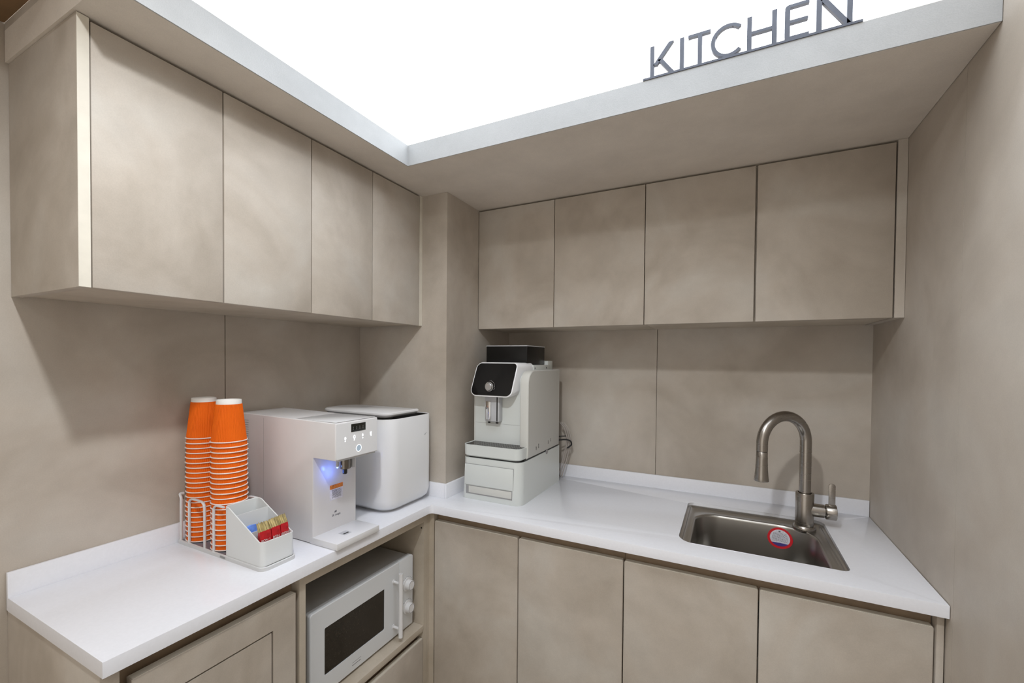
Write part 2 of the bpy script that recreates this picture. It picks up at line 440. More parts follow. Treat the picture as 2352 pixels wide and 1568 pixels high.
# left run: drawer/door cabinet, microwave cabinet
FX = .414
t = thing('base_cabinet', 'beige base cabinet with framed door below the empty worktop', 'cabinet', (.2, -1.28, -.86), 'base cabinets on the left wall')
b = BM(); add_box(b, .001, FX-.030, -1.4605, -1.1065, -.78, -.10); add_box(b, .001, .33, -1.4605, -1.1065, -.86, -.78); obj('body', b, M['carcass'], t)
b = BM(); add_box(b, FX-.048, FX-.030, -1.4605, -1.1065, -.10, -TC-.0005); obj('handle_channel', b, M['channel'], t)
# framed door: raised rim and set-in field separated by a groove
b = BM()
y0, y1, z0, z1 = -1.4445, -1.1145, -.77, -.0690
fy0, fy1, fz0, fz1 = y0+.0605, y1-.0605, z0+.0605, z1-.0605
def ring_face(bm, o, i, xo, xi):
    a = [bm.verts.new((xo, p[0], p[1])) for p in o]; c = [bm.verts.new((xi, p[0], p[1])) for p in i]
    for k in range(4): bm.faces.new((a[k], a[(k+1) % 4], c[(k+1) % 4], c[k]))
    return a, c
def R4(y0, y1, z0, z1): return [(y0, z0), (y1, z0), (y1, z1), (y0, z1)]
ro, ri, rg = R4(y0, y1, z0, z1), R4(fy0, fy1, fz0, fz1), R4(fy0+.0042, fy1-.0042, fz0+.0042, fz1-.0042)
vb = [b.verts.new((FX-.02, p[0], p[1])) for p in ro]; b.faces.new(vb)
ve = [b.verts.new((FX-.002, p[0], p[1])) for p in ro]
vf = [b.verts.new((FX, p[0]+(.002 if p[0] == y0 else -.002), p[1]+(.002 if p[1] == z0 else -.002))) for p in ro]
vi = [b.verts.new((FX, p[0], p[1])) for p in ri]
vg1 = [b.verts.new((FX-.014, p[0], p[1])) for p in ri]; vg2 = [b.verts.new((FX-.014, p[0], p[1])) for p in rg]
vp = [b.verts.new((FX-.0005, p[0], p[1])) for p in rg]; b.faces.new(vp)
for a, c in ((vb, ve), (ve, vf), (vf, vi), (vi, vg1), (vg1, vg2), (vg2, vp)):
    for k in range(4): b.faces.new((a[k], a[(k+1) % 4], c[(k+1) % 4], c[k]))
dd = obj('door', b, M['door'][3], t)
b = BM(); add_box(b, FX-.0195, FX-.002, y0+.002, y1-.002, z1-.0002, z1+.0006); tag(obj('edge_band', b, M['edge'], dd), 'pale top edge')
t = thing('end_panel', 'beige gable panel under the free left end of the worktop', 'panel', (.2, -1.468, -.86))
b = BM(); add_box(b, .001, FX+.004, -1.4905, -1.4635, -.86, -TC-.0005, .0008); obj('board', b, M['door'][0], t)
# microwave cabinet
mc = thing('base_cabinet', 'open beige cabinet housing the white microwave', 'cabinet', (.2, -.84, -.86), 'base cabinets on the left wall')
for (ya, yb) in ((-1.1055, -1.0880), (-.6120, -.5955)):
    b = BM(); add_box(b, .001, FX, ya, yb, -.86, -TC-.0005); obj('side_panel', b, M['carcass'], mc)
b = BM(); add_box(b, .001, FX, -1.0880, -.6120, -.0600, -TC-.0005, 0); obj('top_rail', b, M['carcass'], mc)
b = BM(); add_box(b, .004, FX, -1.0878, -.6122, -.4462, -.4256, .001); obj('shelf', b, M['carcass'], mc)
b = BM(); add_box(b, .001, .006, -1.0878, -.6122, -.4462, -.0600); obj('back_panel', b, M['carcass'], mc)
b = BM(); add_box(b, FX-.048, FX-.030, -1.0878, -.6122, -.50, -.4465); obj('handle_channel', b, M['channel'], mc)
door_board(FX-.020, FX, -1.0865, -.6135, -.83, -.4725, M['door'][2], mc, 'drawer_front', .003)
b = BM(); lathe(b, [(.0001, 0), (.003, 0), (.003, -.001), (.0001, -.001)], (.4025, -.6121, -.0822), 'y', 12); obj('screw_cap', b, M['dark'], mc)
b = BM(); add_box(b, FX-.022, FX, -.5948, -.5815, -.80, -TC-.0005)
add_box(b, FX-.012, FX+.0195, -.5815, -.5560, -.80, -TC-.0005)
tag(obj('corner_post', b, M['carcass']), 'beige upright post where the two base cabinet runs meet', 'panel')

# ------------------------------------------------------------------ worktop
b = BM()
SX0, SX1, SY0, SY1 = 1.2368, 1.6370, -.5165, -.1330
r_in = .030
outer = [(.0105, -L0), (D2, -L0)]
for k in range(7):                                  # rounded inner corner
    outer.append((D2+.014+.014*math.cos(PI - k/6*PI/2), -D1-.014+.014*math.sin(k/6*PI/2)))
outer += [(W-.0015, -D1), (W-.0015, -.0105), (CW+.011, -.0105), (CW+.011, -CD-.011), (.0105, -CD-.011)]
hole = rrect(SX0, SX1, SY0, SY1, (.045, .02, .03, .02), 6)
def slab(bm, outer, hole, z0, z1, ch=.0018):
    def fill(ol, hl, z):
        vo = [bm.verts.new((p[0], p[1], z)) for p in ol]; vh = [bm.verts.new((p[0], p[1], z)) for p in hl]
        es = [bm.edges.new((vo[i], vo[(i+1) % len(vo)])) for i in range(len(vo))] + [bm.edges.new((vh[i], vh[(i+1) % len(vh)])) for i in range(len(vh))]
        bmesh.ops.triangle_fill(bm, use_beauty=True, edges=es)
        return vo, vh
    t_, b_ = fill(outer, hole, z1), fill(outer, hole, z0)
    for a, c in zip(t_, b_):
        n = len(a)
        for i in range(n): bm.faces.new((a[i], a[(i+1) % n], c[(i+1) % n], c[i]))
slab(b, outer, hole, -TC, 0)
es = [e for e in b.edges if all(abs(v.co.z) < 1e-6 for v in e.verts) and len(e.link_faces) == 2 and any(abs(f.normal.z) < .5 for f in e.link_faces)]
b.normal_update()
es = [e for e in b.edges if all(abs(v.co.z) < 1e-6 for v in e.verts) and len(e.link_faces) == 2 and abs(e.link_faces[0].normal.z)+abs(e.link_faces[1].normal.z) < 1.5]
bmesh.ops.bevel(b, geom=es, offset=.0012, segments=2, affect='EDGES', profile=.5)
wt = thing('worktop', 'L-shaped white quartz worktop with upstand running along both walls', 'worktop', (.9, -.5, -TC))
obj('slab', b, M['quartz'], wt)
HB = .052
def upstand(x0, x1, y0, y1):
    b = BM(); add_box(b, x0, x1, y0, y1, -TC, HB, .001); obj('upstand', b, M['quartz'], wt)
upstand(.0005, .0102, -L0, -CD-.0005)
upstand(.0103, CW+.0005, -CD-.0108, -CD-.0005)
upstand(CW+.0006, CW+.0108, -CD-.0108, -.0108)
upstand(CW+.0006, W-.0015, -.0104, -.0005)

# ------------------------------------------------------------------ sink
sk = thing('sink', 'brushed steel undermounted sink basin with rounded bowl', 'sink', (1.435, -.33, -.20))
def grow(d): return rrect(SX0+d, SX1-d, SY0+d, SY1-d, tuple(max(.004, r-d) for r in (.045, .02, .03, .02)), 10)
BXL, BXR, BYF, BYB = 1.264, 1.607, -.512, -.190
def bowl(d, rr): return rrect(BXL+d, BXR-d, BYF+d, BYB-d, tuple(rr), 10)
def at(pts, z): return [(p[0], p[1], z) for p in pts]
b = BM()
rb = (.05, .05, .10, .075)
def rsub(k): return tuple(max(.02, r-k) for r in rb)
loft(b, [at(grow(.0002), -.009), at(grow(.003), -.0095), at(grow(.007), -.0125), at(grow(.010), -.0115), at(grow(.013), -.0145),
         at(bowl(-.004, tuple(r+.004 for r in rb)), -.0145), at(bowl(0, rb), -.0135), at(bowl(.003, rsub(.003)), -.0155), at(bowl(.005, rsub(.004)), -.022),
         at(bowl(.010, rsub(.008)), -.12), at(bowl(.016, rsub(.012)), -.16), at(bowl(.035, rsub(.02)), -.178), at(bowl(.07, rsub(.03)), -.182),
         at(bowl(.09, rsub(.04)), -.182)], caps=False)
bm_last = [v for v in b.verts if abs(v.co.z+.182) < 1e-6]
ring = bm_last[-44:]
b.faces.new(ring)
o = obj('basin', b, M['sink'], sk, angle=50)
b = BM(); lathe(b, [(.0001, .001), (.040, .001), (.046, .003), (.048, 0)], (1.43, -.35, -.182), 'z', 36); obj('drain', b, M['chrome'], sk)
b = BM(); lathe(b, [(.0001, .0), (.0085, .0), (.010, .0015), (.011, .0)], (1.5985, -.40, -.095), 'x', 20)
for v in b.verts: v.co.x = 2*1.5985 - v.co.x - .003
obj('overflow_hole', b, M['black'], sk)
# round warning sticker on the rear bowl wall
st = thing('sticker', 'oval red-rimmed white sticker on the inside of the sink', 'sticker', (1.515, -.197, -.055))
def ell(cx, cz, rx, rz, n=40, f=lambda a: True): return [(cx+rx*math.cos(2*PI*k/n), cz+rz*math.sin(2*PI*k/n)) for k in range(n)]
sty = -.1985
def wall_y(x, z):
    t_ = min(1, max(0, (-.022-z)/.098)); d = .005+.005*t_; r = .10-.004-.004*t_
    xc, yc = BXR-d-r, BYB-d-r
    return BYB-d if x <= xc else yc+math.sqrt(max(0, r*r-(x-xc)**2))
def conform(b):
    bmesh.ops.subdivide_edges(b, edges=[e for e in b.edges if e.calc_length() > .02], cuts=4) if False else None
    for v in b.verts: v.co.y = wall_y(v.co.x, v.co.z)+(v.co.y-sty)-.0006
    return b
def disc(bm, cx, cz, rx, rz, y0, y1, nr=6, n=40):
    rings = [[(cx+rx*k/nr*math.cos(2*PI*i/n), y1 if k else y1, cz+rz*k/nr*math.sin(2*PI*i/n)) for i in range(n)] for k in range(nr, 0, -1)]
    rings = [[(p[0], y0, p[2]) for p in rings[0]]] + rings + [[(cx+rx*.02*math.cos(2*PI*i/n), y1, cz+rz*.02*math.sin(2*PI*i/n)) for i in range(n)]]
    loft(bm, rings, caps=False); return bm
b = BM(); conform(disc(b, 1.515, -.055, .0345, .033, sty-.0002, sty-.0008)); obj('rim', b, M['sticker_red'], st)
b = BM(); conform(disc(b, 1.515, -.0545, .0275, .026, sty-.0008, sty-.0013)); obj('face', b, M['sticker_white'], st)
b = BM()
pts = [(1.515+.0275*math.cos(a), -.0545+.026*math.sin(a)) for a in [math.radians(216+k*(108/16)) for k in range(17)]]
q_ = [((pts[k][0]+pts[16-k][0])/2*0+pts[k][0], pts[0][1]) for k in range(17)]
loft(b, [[(p[0], sty-.0016, p[1]) for p in pts], [(p[0], sty-.0016, p[1]) for p in q_]], caps=False, closed=False); conform(b); obj('blue_band', b, M['sticker_blue'], st)
b = BM()
for i in range(8):
    z = -.0405-.0034*i; hw = .0275*math.sqrt(max(.05, 1-((z+.0545)/.026)**2))*.78
    x = 1.515-hw
    while x < 1.515+hw:
        l = random.uniform(.0015, .006); add_box(b, x, min(x+l, 1.515+hw), sty-.0018, sty-.0016, z, z+.0010); x += l+random.uniform(.0008, .002)
add_box(b, 1.5115, 1.5165, sty-.0018, sty-.0016, -.0362, -.0318)
conform(b); obj('print', b, M['ink'], st)

# ------------------------------------------------------------------ faucet
fx, fy, fz = 1.5800, -.1960, -.0145
ft = thing('faucet', 'brushed nickel gooseneck pull-down faucet behind the sink', 'faucet', (fx, fy, fz))
b = BM(); lathe(b, [(.0315, 0), (.0320, .003), (.0308, .010), (.0275, .014), (.0001, .014)], (fx, fy, fz), 'z', 40); obj('base_flange', b, M['nickel'], ft)
b = BM(); lathe(b, [(.0250, .010), (.0250, .114), (.0240, .1160), (.0185, .1160), (.0180, .111), (.0001, .111)], (fx, fy, fz), 'z', 40); obj('body', b, M['nickel'], ft)
phi = math.radians(220); dx, dy = math.cos(phi), math.sin(phi)
RA = .0820; zc = .2620
P = [(fx, fy, .09), (fx, fy, .13), (fx, fy, .17), (fx, fy, .22)]
for k in range(0, 25):
    a = PI*k/24*1.02
    P.append((fx+dx*RA*(1-math.cos(a)), fy+dy*RA*(1-math.cos(a)), zc+RA*math.sin(a)))
e = Vector(P[-1]); d_ = (Vector(P[-1])-Vector(P[-2])).normalized()
P.append(tuple(e+d_*.018))
b = BM(); tube(b, P, .0160, 28); obj('neck', b, M['nickel'], ft, angle=50)
e2 = Vector(P[-1]); q0 = e2+d_*.0012
b = BM(); tube(b, [e2-d_*.001, q0], .0148, 24); obj('joint_ring', b, M['black'], ft)
b = BM()
Hh = .090
prof = [(0, .0148), (.001, .0157), (.03, .0161), (.055, .0172), (.075, .0188), (Hh-.002, .0204), (Hh, .0198)]
tube(b, [q0+d_*h for h, r in prof], [r for h, r in prof], 28); obj('spray_head', b, M['nickel'], ft, angle=50)
hz = .0500
b = BM(); lathe(b, [(.0200, .015), (.0200, .0500), (.0180, .0503)], (fx, fy, hz), 'x', 32, caps=True); obj('valve_arm', b, M['nickel'], ft)
lv = None
b = BM(); lathe(b, [(.0170, .0503), (.0170, .0520), (.0215, .0535), (.0235, .0570), (.0235, .0800), (.0225, .0810)], (fx, fy, hz), 'x', 32, caps=True); hd = obj('handle', b, M['nickel'], ft)
b = BM(); prism(b, rrect(fx+.0610, fx+.0780, hz+.014, hz+.0880, (.001, .001, .0075, .0075), 8), 'y', fy-.0035, fy+.0015, .0008); obj('lever', b, M['nickel'], hd)

# ------------------------------------------------------------------ coffee machine
cm = thing('coffee_machine', 'white bean-to-cup coffee machine with black hopper and front panel', 'coffee machine', (.60, -.28, 0))
X0, X1 = .4790, .7232
def rr_z(x0, x1, y0, y1, r): return rrect(x0, x1, y0, y1, r, 8)
# base unit with rounded front corners, slightly tapered
b = BM()
rings = []
for z, i in ((0, .0), (.002, -.0005), (.135, .004), (.1505, .004)):
    rings.append([(p[0], p[1], z) for p in rr_z(X0+i, X1-(.001 if i > 0 else 0), -.4760+i, -.092, (.022, .030, .004, .004))])
loft(b, rings); cb = obj('base_unit', b, M['plastic_green'], cm)
# drawer with finger slot
b = BM()
add_box(b, .4945, .6930, -.4768, -.4700, .0520, .1275, .001); obj('drawer', b, M['plastic_green'], cm)
b = BM(); add_box(b, .4938, .6936, -.4747, -.4700, .0505, .1290); obj('drawer_gap', b, M['grey_pl'], cm)
b = BM(); add_box(b, .5000, .6900, -.4766, -.4750, .0190, .0500, 0); obj('finger_slot', b, M['grey_pl'], cm)
b = BM(); add_box(b, .5120, .6880, -.4775, -.4762, .0235, .0480, .0005); obj('slot_cover', b, M['plastic_side'], cm)
# joint line between base and tray
b = BM(); prism(b, rr_z(X0+.010, X1-.004, -.4660, -.100, (.03, .03, .003, .003)), 'z', .150, .1545); obj('joint_gap', b, M['black'], cm)
# drip tray
b = BM()
tr = []
for z, i in ((.1555, .006), (.160, .001), (.1985, 0)):
    tr.append([(p[0], p[1], z) for p in rr_z(.4822+i, .7190-i, -.4740+i, -.385, (.022, .026, .003, .003))])
for z, i in ((.1985, .004), (.1965, .005)):
    tr.append([(p[0], p[1], z) for p in rr_z(.4822+i, .7190-i, -.4740+i, -.388, (.019, .022, .003, .003))])
loft(b, tr); obj('drip_tray', b, M['plastic_green'], cm)
b = BM()
prism(b, rr_z(.4875, .7135, -.4685, -.386, (.016, .018, .002, .002)), 'z', .1960, .1972); gr0 = obj('grille', b, M['black'], cm)
b = BM()
for i in range(15):
    x = .500+.0148*i
    for j in range(4):
        y = -.4590+.0165*j+(.008 if i % 2 else 0)
        if y > -.395: continue
        lathe(b, [(.0055, 0), (.0055, .0010), (.0042, .0010), (.0042, 0)], (x, y, .1970), 'z', 10)
obj('grille_pattern', b, M['chrome'], gr0)
# upper body, right shoulder shell
b = BM()
def yz_body(yf, yb, z0, z1, r):
    pts = [(yb, z0), (yb, z1)]
    for k in range(9):
        a = PI/2 + k/8*PI/2
        pts.append((yf+r+r*math.cos(a), z1-r+r*math.sin(a)))
    pts.append((yf, z0)); return pts
prism(b, yz_body(-.3950, -.098, .1975, .4600, .030), 'x', .4880, .7000, .002); obj('front_body', b, M['plastic_green'], cm)
b = BM()
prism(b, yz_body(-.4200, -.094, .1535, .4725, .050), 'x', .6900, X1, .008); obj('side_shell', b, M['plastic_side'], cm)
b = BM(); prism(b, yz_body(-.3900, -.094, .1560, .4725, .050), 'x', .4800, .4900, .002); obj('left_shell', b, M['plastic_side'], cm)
b = BM(); add_box(b, .4890, .6905, -.3956, -.3945, .2700, .2706); obj('panel_seam', b, M['grey_pl'], cm)
b = BM(); add_box(b, X1-.0003, X1+.0003, -.345, -.185, .4015, .4022); obj('panel_seam', b, M['plastic_side'], cm)
# head with slanted front
b = BM()
def slant(x0, x1, z0, z1, r, off):
    o = []
    for (x, z) in rrect(x0, x1, z0, z1, r, 8):
        yf = -.4480 + (z-.375)/(.5015-.375)*.060 - .010*math.sin(PI*(z-.375)/.1265)
        o.append((x, yf+off, z))
    return o
HX0, HX1 = .4955, .6720
hr = (.026, .026, .020, .020)
def back_ring(x0, x1, z0, z1, r, y): return [(x, y, z) for x, z in rrect(x0, x1, z0, z1, r, 8)]
loft(b, [slant(HX0+.006, HX1-.006, .3810, .4955, tuple(r*.75 for r in hr), .000), slant(HX0+.001, HX1-.001, .3755, .5000, hr, .001), slant(HX0, HX1, .3745, .5010, hr, .005),
         back_ring(HX0+.004, HX1+.010, .3800, .5005, hr, -.372), back_ring(HX0+.004, HX1+.018, .3850, .5000, hr, -.300)])
hdm = obj('head', b, M['plastic_cool'], cm, angle=40)
b = BM()
loft(b, [slant(HX0+.005, HX1-.0055, .3800, .4965, tuple(r*.8 for r in hr), -.0012), slant(HX0+.0045, HX1-.005, .3795, .4970, tuple(r*.8 for r in hr), .0015)])
obj('front_panel', b, M['black_gloss'], cm, angle=40)
# dial
kx, kz = .5745, .4115
ky = -.4480+(kz-.375)/.1265*.060-.010*math.sin(PI*(kz-.375)/.1265)
b = BM(); lathe(b, [(.0001, .011), (.0120, .011), (.0135, .0095), (.0140, .002)], (kx, ky, kz), 'y', 36); kn = obj('dial', b, M['satin'], cm)
b = BM(); lathe(b, [(.0150, .0015), (.0150, .0035), (.0172, .0035), (.0172, .0015)], (kx, ky, kz), 'y', 40)
for k in range(9):
    a = math.radians(-25+k*14); r1 = .0225
    add_box(b, kx+r1*math.cos(a)-.0009, kx+r1*math.cos(a)+.0009, ky-.0022+.010*math.sin(a)*.4, ky-.0012+.010*math.sin(a)*.4, kz+r1*math.sin(a)-.0012, kz+r1*math.sin(a)+.0012)
obj('dial_ring', b, M['satin'], cm)
# spout
b = BM(); add_box(b, .5440, .6060, -.4200, -.3900, .2800, .3790, .004); sp = obj('spout', b, M['light_grey'], cm)
b = BM(); add_box(b, .5500, .5720, -.4260, -.4195, .2870, .3560, .003); obj('spout_cover', b, M['chrome'], sp)
b = BM(); add_box(b, .5950, .5995, -.4208, -.4195, .2830, .3790); obj('spout_slot', b, M['black'], sp)
for x in (.557, .590):
    b = BM(); lathe(b, [(.0045, -.006), (.0045, .0045)], (x, -.407, .2790), 'z', 14, caps=True); obj('outlet', b, M['black'], sp)
# hopper
b = BM(); add_box(b, .4980, .6760, -.3300, -.1560, .4920, .5625, .002); hp = obj('bean_hopper', b, M['hopper'], cm)
b = BM(); add_box(b, .4972, .6770, -.3310, -.1550, .5627, .5665, .0015); obj('hopper_lid', b, M['light_grey'], cm)
b = BM(); add_box(b, .4980, .6920, -.3050, -.1300, .4600, .4915, .002)
add_box(b, .6100, .6900, -.1540, -.1000, .4600, .5080, .002); obj('hopper_collar', b, M['plastic_green'], cm)
for (y, z) in ((-.290, .4790), (-.175, .4800)):
    b = BM(); add_box(b, .6921, .6926, y-.004, y+.004, z-.003, z+.003); obj('collar_mark', b, M['ink'], cm)
# small printed marks low on the right side
random.seed(3)
for (y, z, n) in ((-.344, .1760, 4), (-.322, .1800, 5), (-.224, .1790, 4), (-.196, .1840, 4)):
    b = BM()
    for i in range(n):
        add_box(b, X1-.0002, X1+.0004, y-.004+random.uniform(0, .002), y+.004-random.uniform(0, .002), z+.0034*i, z+.0034*i+.0019)
    obj('print', b, M['black'], cm)
b = BM(); prism(b, ell(-.238, .1500, .0110, .0095, 20), 'x', X1-.0005, X1+.0008); obj('round_catch', b, M['grey_pl'], cm)
b = BM(); tube(b, smooth_pts([(.700, -.098, .168), (.735, -.070, .172), (.757, -.056, .166), (.762, -.053, .150), (.750, -.055, .138), (.744, -.056, .134)]), .0032, 10)
obj('power_cable', b, M['black'], cm)
b = BM(); tube(b, [(.700, -.098, .186), (.742, -.066, .187)], .0022, 8); obj('plug', b, M['black'], cm)
for dx_ in (0, .009, .018):
    b = BM(); tube(b, smooth_pts([(.708+dx_, -.060, .245), (.728+dx_, -.050, .215), (.738+dx_, -.045, .16), (.722+dx_, -.045, .09), (.700+dx_, -.050, .004)]), .0024, 8); tag(obj('hose', b, M['tube'], cm), 'pale water hose')

# ------------------------------------------------------------------ water dispenser
wd = thing('water_dispenser', 'white countertop water dispenser with touch buttons', 'water dispenser', (.22, -.937, 0))
YA, YB = -1.0140, -.8600
b = BM()
prof = [(.014, .002), (.3480, .002), (.3480, .2380), (.4340, .2380), (.4340, .3380), (.014, .3430)]
prism(b, prof, 'y', YA, YB)
b.normal_update()
bmesh.ops.bevel(b, geom=[e for e in b.edges], offset=.0022, segments=3, affect='EDGES', profile=.5)
obj('body', b, M['plastic'], wd)
b = BM(); add_box(b, .018, .340, YA+.004, YB-.004, 0, .0026); obj('foot_plate', b, M['black'], wd)
b = BM(); prism(b, rrect(YA+.0025, YB-.0025, .2405, .3355, .002, 3), 'x', .4336, .4352); obj('control_panel', b, M['plastic_cool'], wd)
b = BM(); add_box(b, .385, .4310, YA+.016, YB-.006, .2335, .2384, .001); obj('lower_trim', b, M['light_grey'], wd)
b = BM(); add_box(b, .4352, .4358, -.9610, -.9085, .3080, .3300, .0002); obj('display', b, M['display'], wd)
b = BM()
for i in range(4):
    y = -.954+.0118*i
    for (a, c) in ((.3135, .3175), (.3185, .3225)): add_box(b, .4358, .4360, y-.0002, y+.0006, a, c)
obj('display_segment', b, M['grey_pl'], wd)
def icon(y, z, kind):
    b = BM()
    if kind == 0:
        prism(b, ell(y, z+.002, .0030, .0040, 14), 'x', .4352, .4357)
    elif kind == 1:
        o, i_ = ell(y, z+.003, .0036, .0058, 16), ell(y, z+.003, .0022, .0042, 16)
        for k in range(16): prism(b, [o[k], o[(k+1) % 16], i_[(k+1) % 16], i_[k]], 'x', .4352, .4357)
    elif kind == 2:
        prism(b, ell(y, z+.003, .0028, .0036, 12), 'x', .4352, .4357)
    else:
        prism(b, [(y-.003, z+.008), (y-.0015, z+.008), (y+.0005, z-.001), (y-.0015, z-.002)], 'x', .4352, .4357)
        prism(b, [(y+.001, z+.009), (y+.003, z+.009), (y+.0030, z-.004), (y+.0005, z-.004)], 'x', .4352, .4357)
    if kind < 3: add_box(b, .4352, .4357, y-.0018, y+.0018, z-.0065, z-.0042)
    obj('button_icon', b, M['icon'], wd)
for i, (y, z) in enumerate(((-.9815, .2915), (-.9495, .2905), (-.9190, .2915), (-.8885, .2910))): icon(y, z, i)
b = BM()
o_, i_ = ell(-.9335, .2600, .0098, .0100, 36), ell(-.9335, .2600, .0086, .0088, 36)
for k in range(36): prism(b, [o_[k], o_[(k+1) % 36], i_[(k+1) % 36], i_[k]], 'x', .4352, .4357)
obj('button_ring', b, M['icon'], wd)
b = BM(); prism(b, ell(-.9335, .2600, .0085, .0087, 30), 'x', .4350, .4354); obj('button', b, M['ringfill'], wd)
nx, ny = .392, -.9420
b = BM(); lathe(b, [(.0150, .2000), (.0150, .2336)], (nx, ny, 0), 'z', 28, caps=True); nz = obj('nozzle', b, M['steel_dark'], wd)
b = BM(); lathe(b, [(.0050, .1840), (.0065, .1860), (.0065, .2000)], (nx, ny-.001, 0), 'z', 20, caps=True); obj('outlet', b, M['black'], nz)
b = BM(); add_box(b, nx-.010, nx+.012, ny+.015, ny+.024, .1990, .2336, .002); add_box(b, nx, nx+.006, ny+.027, ny+.0305, .1965, .2336, .001); obj('lever', b, M['light_grey'], wd)
b = BM(); lathe(b, [(.0030, .2080), (.0042, .2095), (.0042, .2336)], (nx-.004, ny-.0240, 0), 'z', 14, caps=True); obj('led_holder', b, M['light_grey'], wd)
b = BM(); lathe(b, [(.0001, .2045), (.0020, .2045), (.0028, .2080), (.0001, .2080)], (nx-.004, ny-.0240, 0), 'z', 14); obj('led_light', b, M['led'], wd)
# drip tray
b = BM(); add_box(b, .3350, .4420, YA-.0005, YB+.0005, .0008, .0185, .0015); dt = obj('drip_tray', b, M['plastic_top'], wd)
b = BM(); add_box(b, .3860, .4120, -.9610, -.9360, .0185, .0188); add_box(b, .4010, .4050, -.9570, -.9400, .0187, .0190); obj('tray_recess', b, M['light_grey'], dt)
b = BM(); add_box(b, .4005, .4055, -.9575, -.9400, .0189, .0192); obj('float_slot', b, M['black'], dt)
# warning label and logo
b = BM(); add_box(b, .3480, .3484, -.9575, -.9110, .1030, .1470); lb = obj('warning_label', b, M['sticker_white'], wd)
b = BM(); add_box(b, .3484, .3487, -.9575, -.9110, .1350, .1470); obj('orange_header', b, M['sticker_orange'], lb)
b = BM(); random.seed(11)
for i in range(8):
    z = .1300-.0030*i; y = -.949
    while y < -.917:
        l = random.uniform(.002, .007); add_box(b, .3484, .3486, y, min(y+l, -.916), z, z+.0014); y += l+random.uniform(.0006, .0016)
obj('print', b, M['ink'], lb)
lettering('logo', 'SK magic', .0085, (.3482, -.9500, .0555), (0, 1, 0), (0, 0, 1), M['ink'], wd)
b = BM(); prism(b, [(-.9420, .0660), (-.9380, .0715), (-.9360, .0680), (-.9330, .0710), (-.9330, .0665), (-.9375, .0655)], 'x', .3482, .3485); obj('logo_mark', b, M['ink'], wd)
b = BM()
for i in range(18): add_box(b, .022, .066, YA-.0002, YA+.0004, .205+.0068*i, .2065+.0068*i)
add_box(b, .1375, .1381, YA-.0002, YA+.0003, .004, .334)
obj('vent_slots', b, M['grey_pl'], wd)
b = BM(); add_box(b, .270, .4300, YA+.005, YB-.005, .3392, .3402, .0004)
obj('top_cover', b, M['plastic_top'], wd)

# ------------------------------------------------------------------ white bin
bn = thing('countertop_bin', 'white rounded countertop bin with its lid pushed aside', 'bin', (.22, -.64, 0))
bx0, bx1, by0, by1 = .050, .3860, -.7620, -.5240
def binr(i, z, r=.055): return at(rrect(bx0+i, bx1-i, by0+i, by1-i, (r-i*.6, r-i*.6, r-i*.6-.018, r-i*.6), 8), z)
b = BM()
ztop = .3120
loft(b, [binr(.030, .006), binr(.018, .0085), binr(.006, .020), binr(.0, .042), binr(-.0005, .15), binr(.0, ztop-.002), binr(.001, ztop), binr(.0035, ztop), binr(.0045, ztop-.002), binr(.006, .10), binr(.02, .05)])
obj('body', b, M['plastic_cool'], bn, angle=50)
b = BM(); loft(b, [binr(.028, 0), binr(.028, .0045)]); obj('base_ring', b, M['light_grey'], bn)
b = BM(); loft(b, [binr(.0062, .20), binr(.0062, .3105), binr(.012, .3105), binr(.018, .300), binr(.030, .20)], caps=False); obj('inner_bucket', b, M['black'], bn)
b = BM()
lidp = rrect(.060, .3800, -.7640, -.6000, (.06, .03, .004, .06), 8)
loft(b, [at(rrect(.072, .3680, -.752, -.6060, (.05, .025, .003, .05), 8), .3180), at([(p[0], p[1]) for p in lidp], .3275), at(lidp, .3325), at(rrect(.064, .3760, -.760, -.6035, (.057, .028, .003, .057), 8), .3350)])
ld = obj('lid', b, M['plastic_top'], bn, angle=40)
b = BM(); prism(b, rrect(.110, .300, -.735, -.640, .01, 4), 'z', .2990, .3182); obj('lid_hinge', b, M['grey_pl'], ld)
b = BM(); prism(b, rrect(.172, .198, -.664, -.642, .006, 5), 'z', .3349, .3353); obj('lid_button', b, M['grey_pl'], ld)
b = BM()
prism(b, [(-.579, .2385), (-.574, .2440), (-.569, .2455), (-.565, .2480), (-.5655, .2445), (-.569, .2420), (-.5725, .2380)], 'x', .3855, .3866); obj('logo_mark', b, M['light_grey'], bn)

# ------------------------------------------------------------------ cup caddy
cd = thing('cup_caddy', 'white wire and plastic caddy holding two stacks of orange cups', 'caddy', (.2, -1.131, 0))
tx0, tx1, ty0, ty1 = .0125, .3800, -1.1790, -1.0830
b = BM()
o1 = rrect(tx0, tx1, ty0, ty1, (.006, .018, .018, .006), 6)
o2 = rrect(tx0+.004, tx1-.004, ty0+.004, ty1-.004, (.004, .015, .015, .004), 6)
loft(b, [at(o1, 0), at(o1, .0085), at(o2, .0095), at(o2, .0065)]); obj('tray', b, M['caddy_wire'], cd)
b = BM(); prism(b, rrect(tx0+.006, .2200, ty0+.007, ty1-.007, .004, 4), 'z', .0060, .0068); obj('tray_insert', b, M['slate'], cd)
b = BM(); add_box(b, .2110, .2330, ty0-.0006, ty0+.0004, .0022, .0072, .0002); obj('name_plate', b, M['grey_pl'], cd)
def wire(pts): 
    b = BM(); tube(b, smooth_pts(pts, 6), .0038, 8, flat=(1, .7)); obj('wire_loop', b, M['caddy_wire'], cd, angle=60)
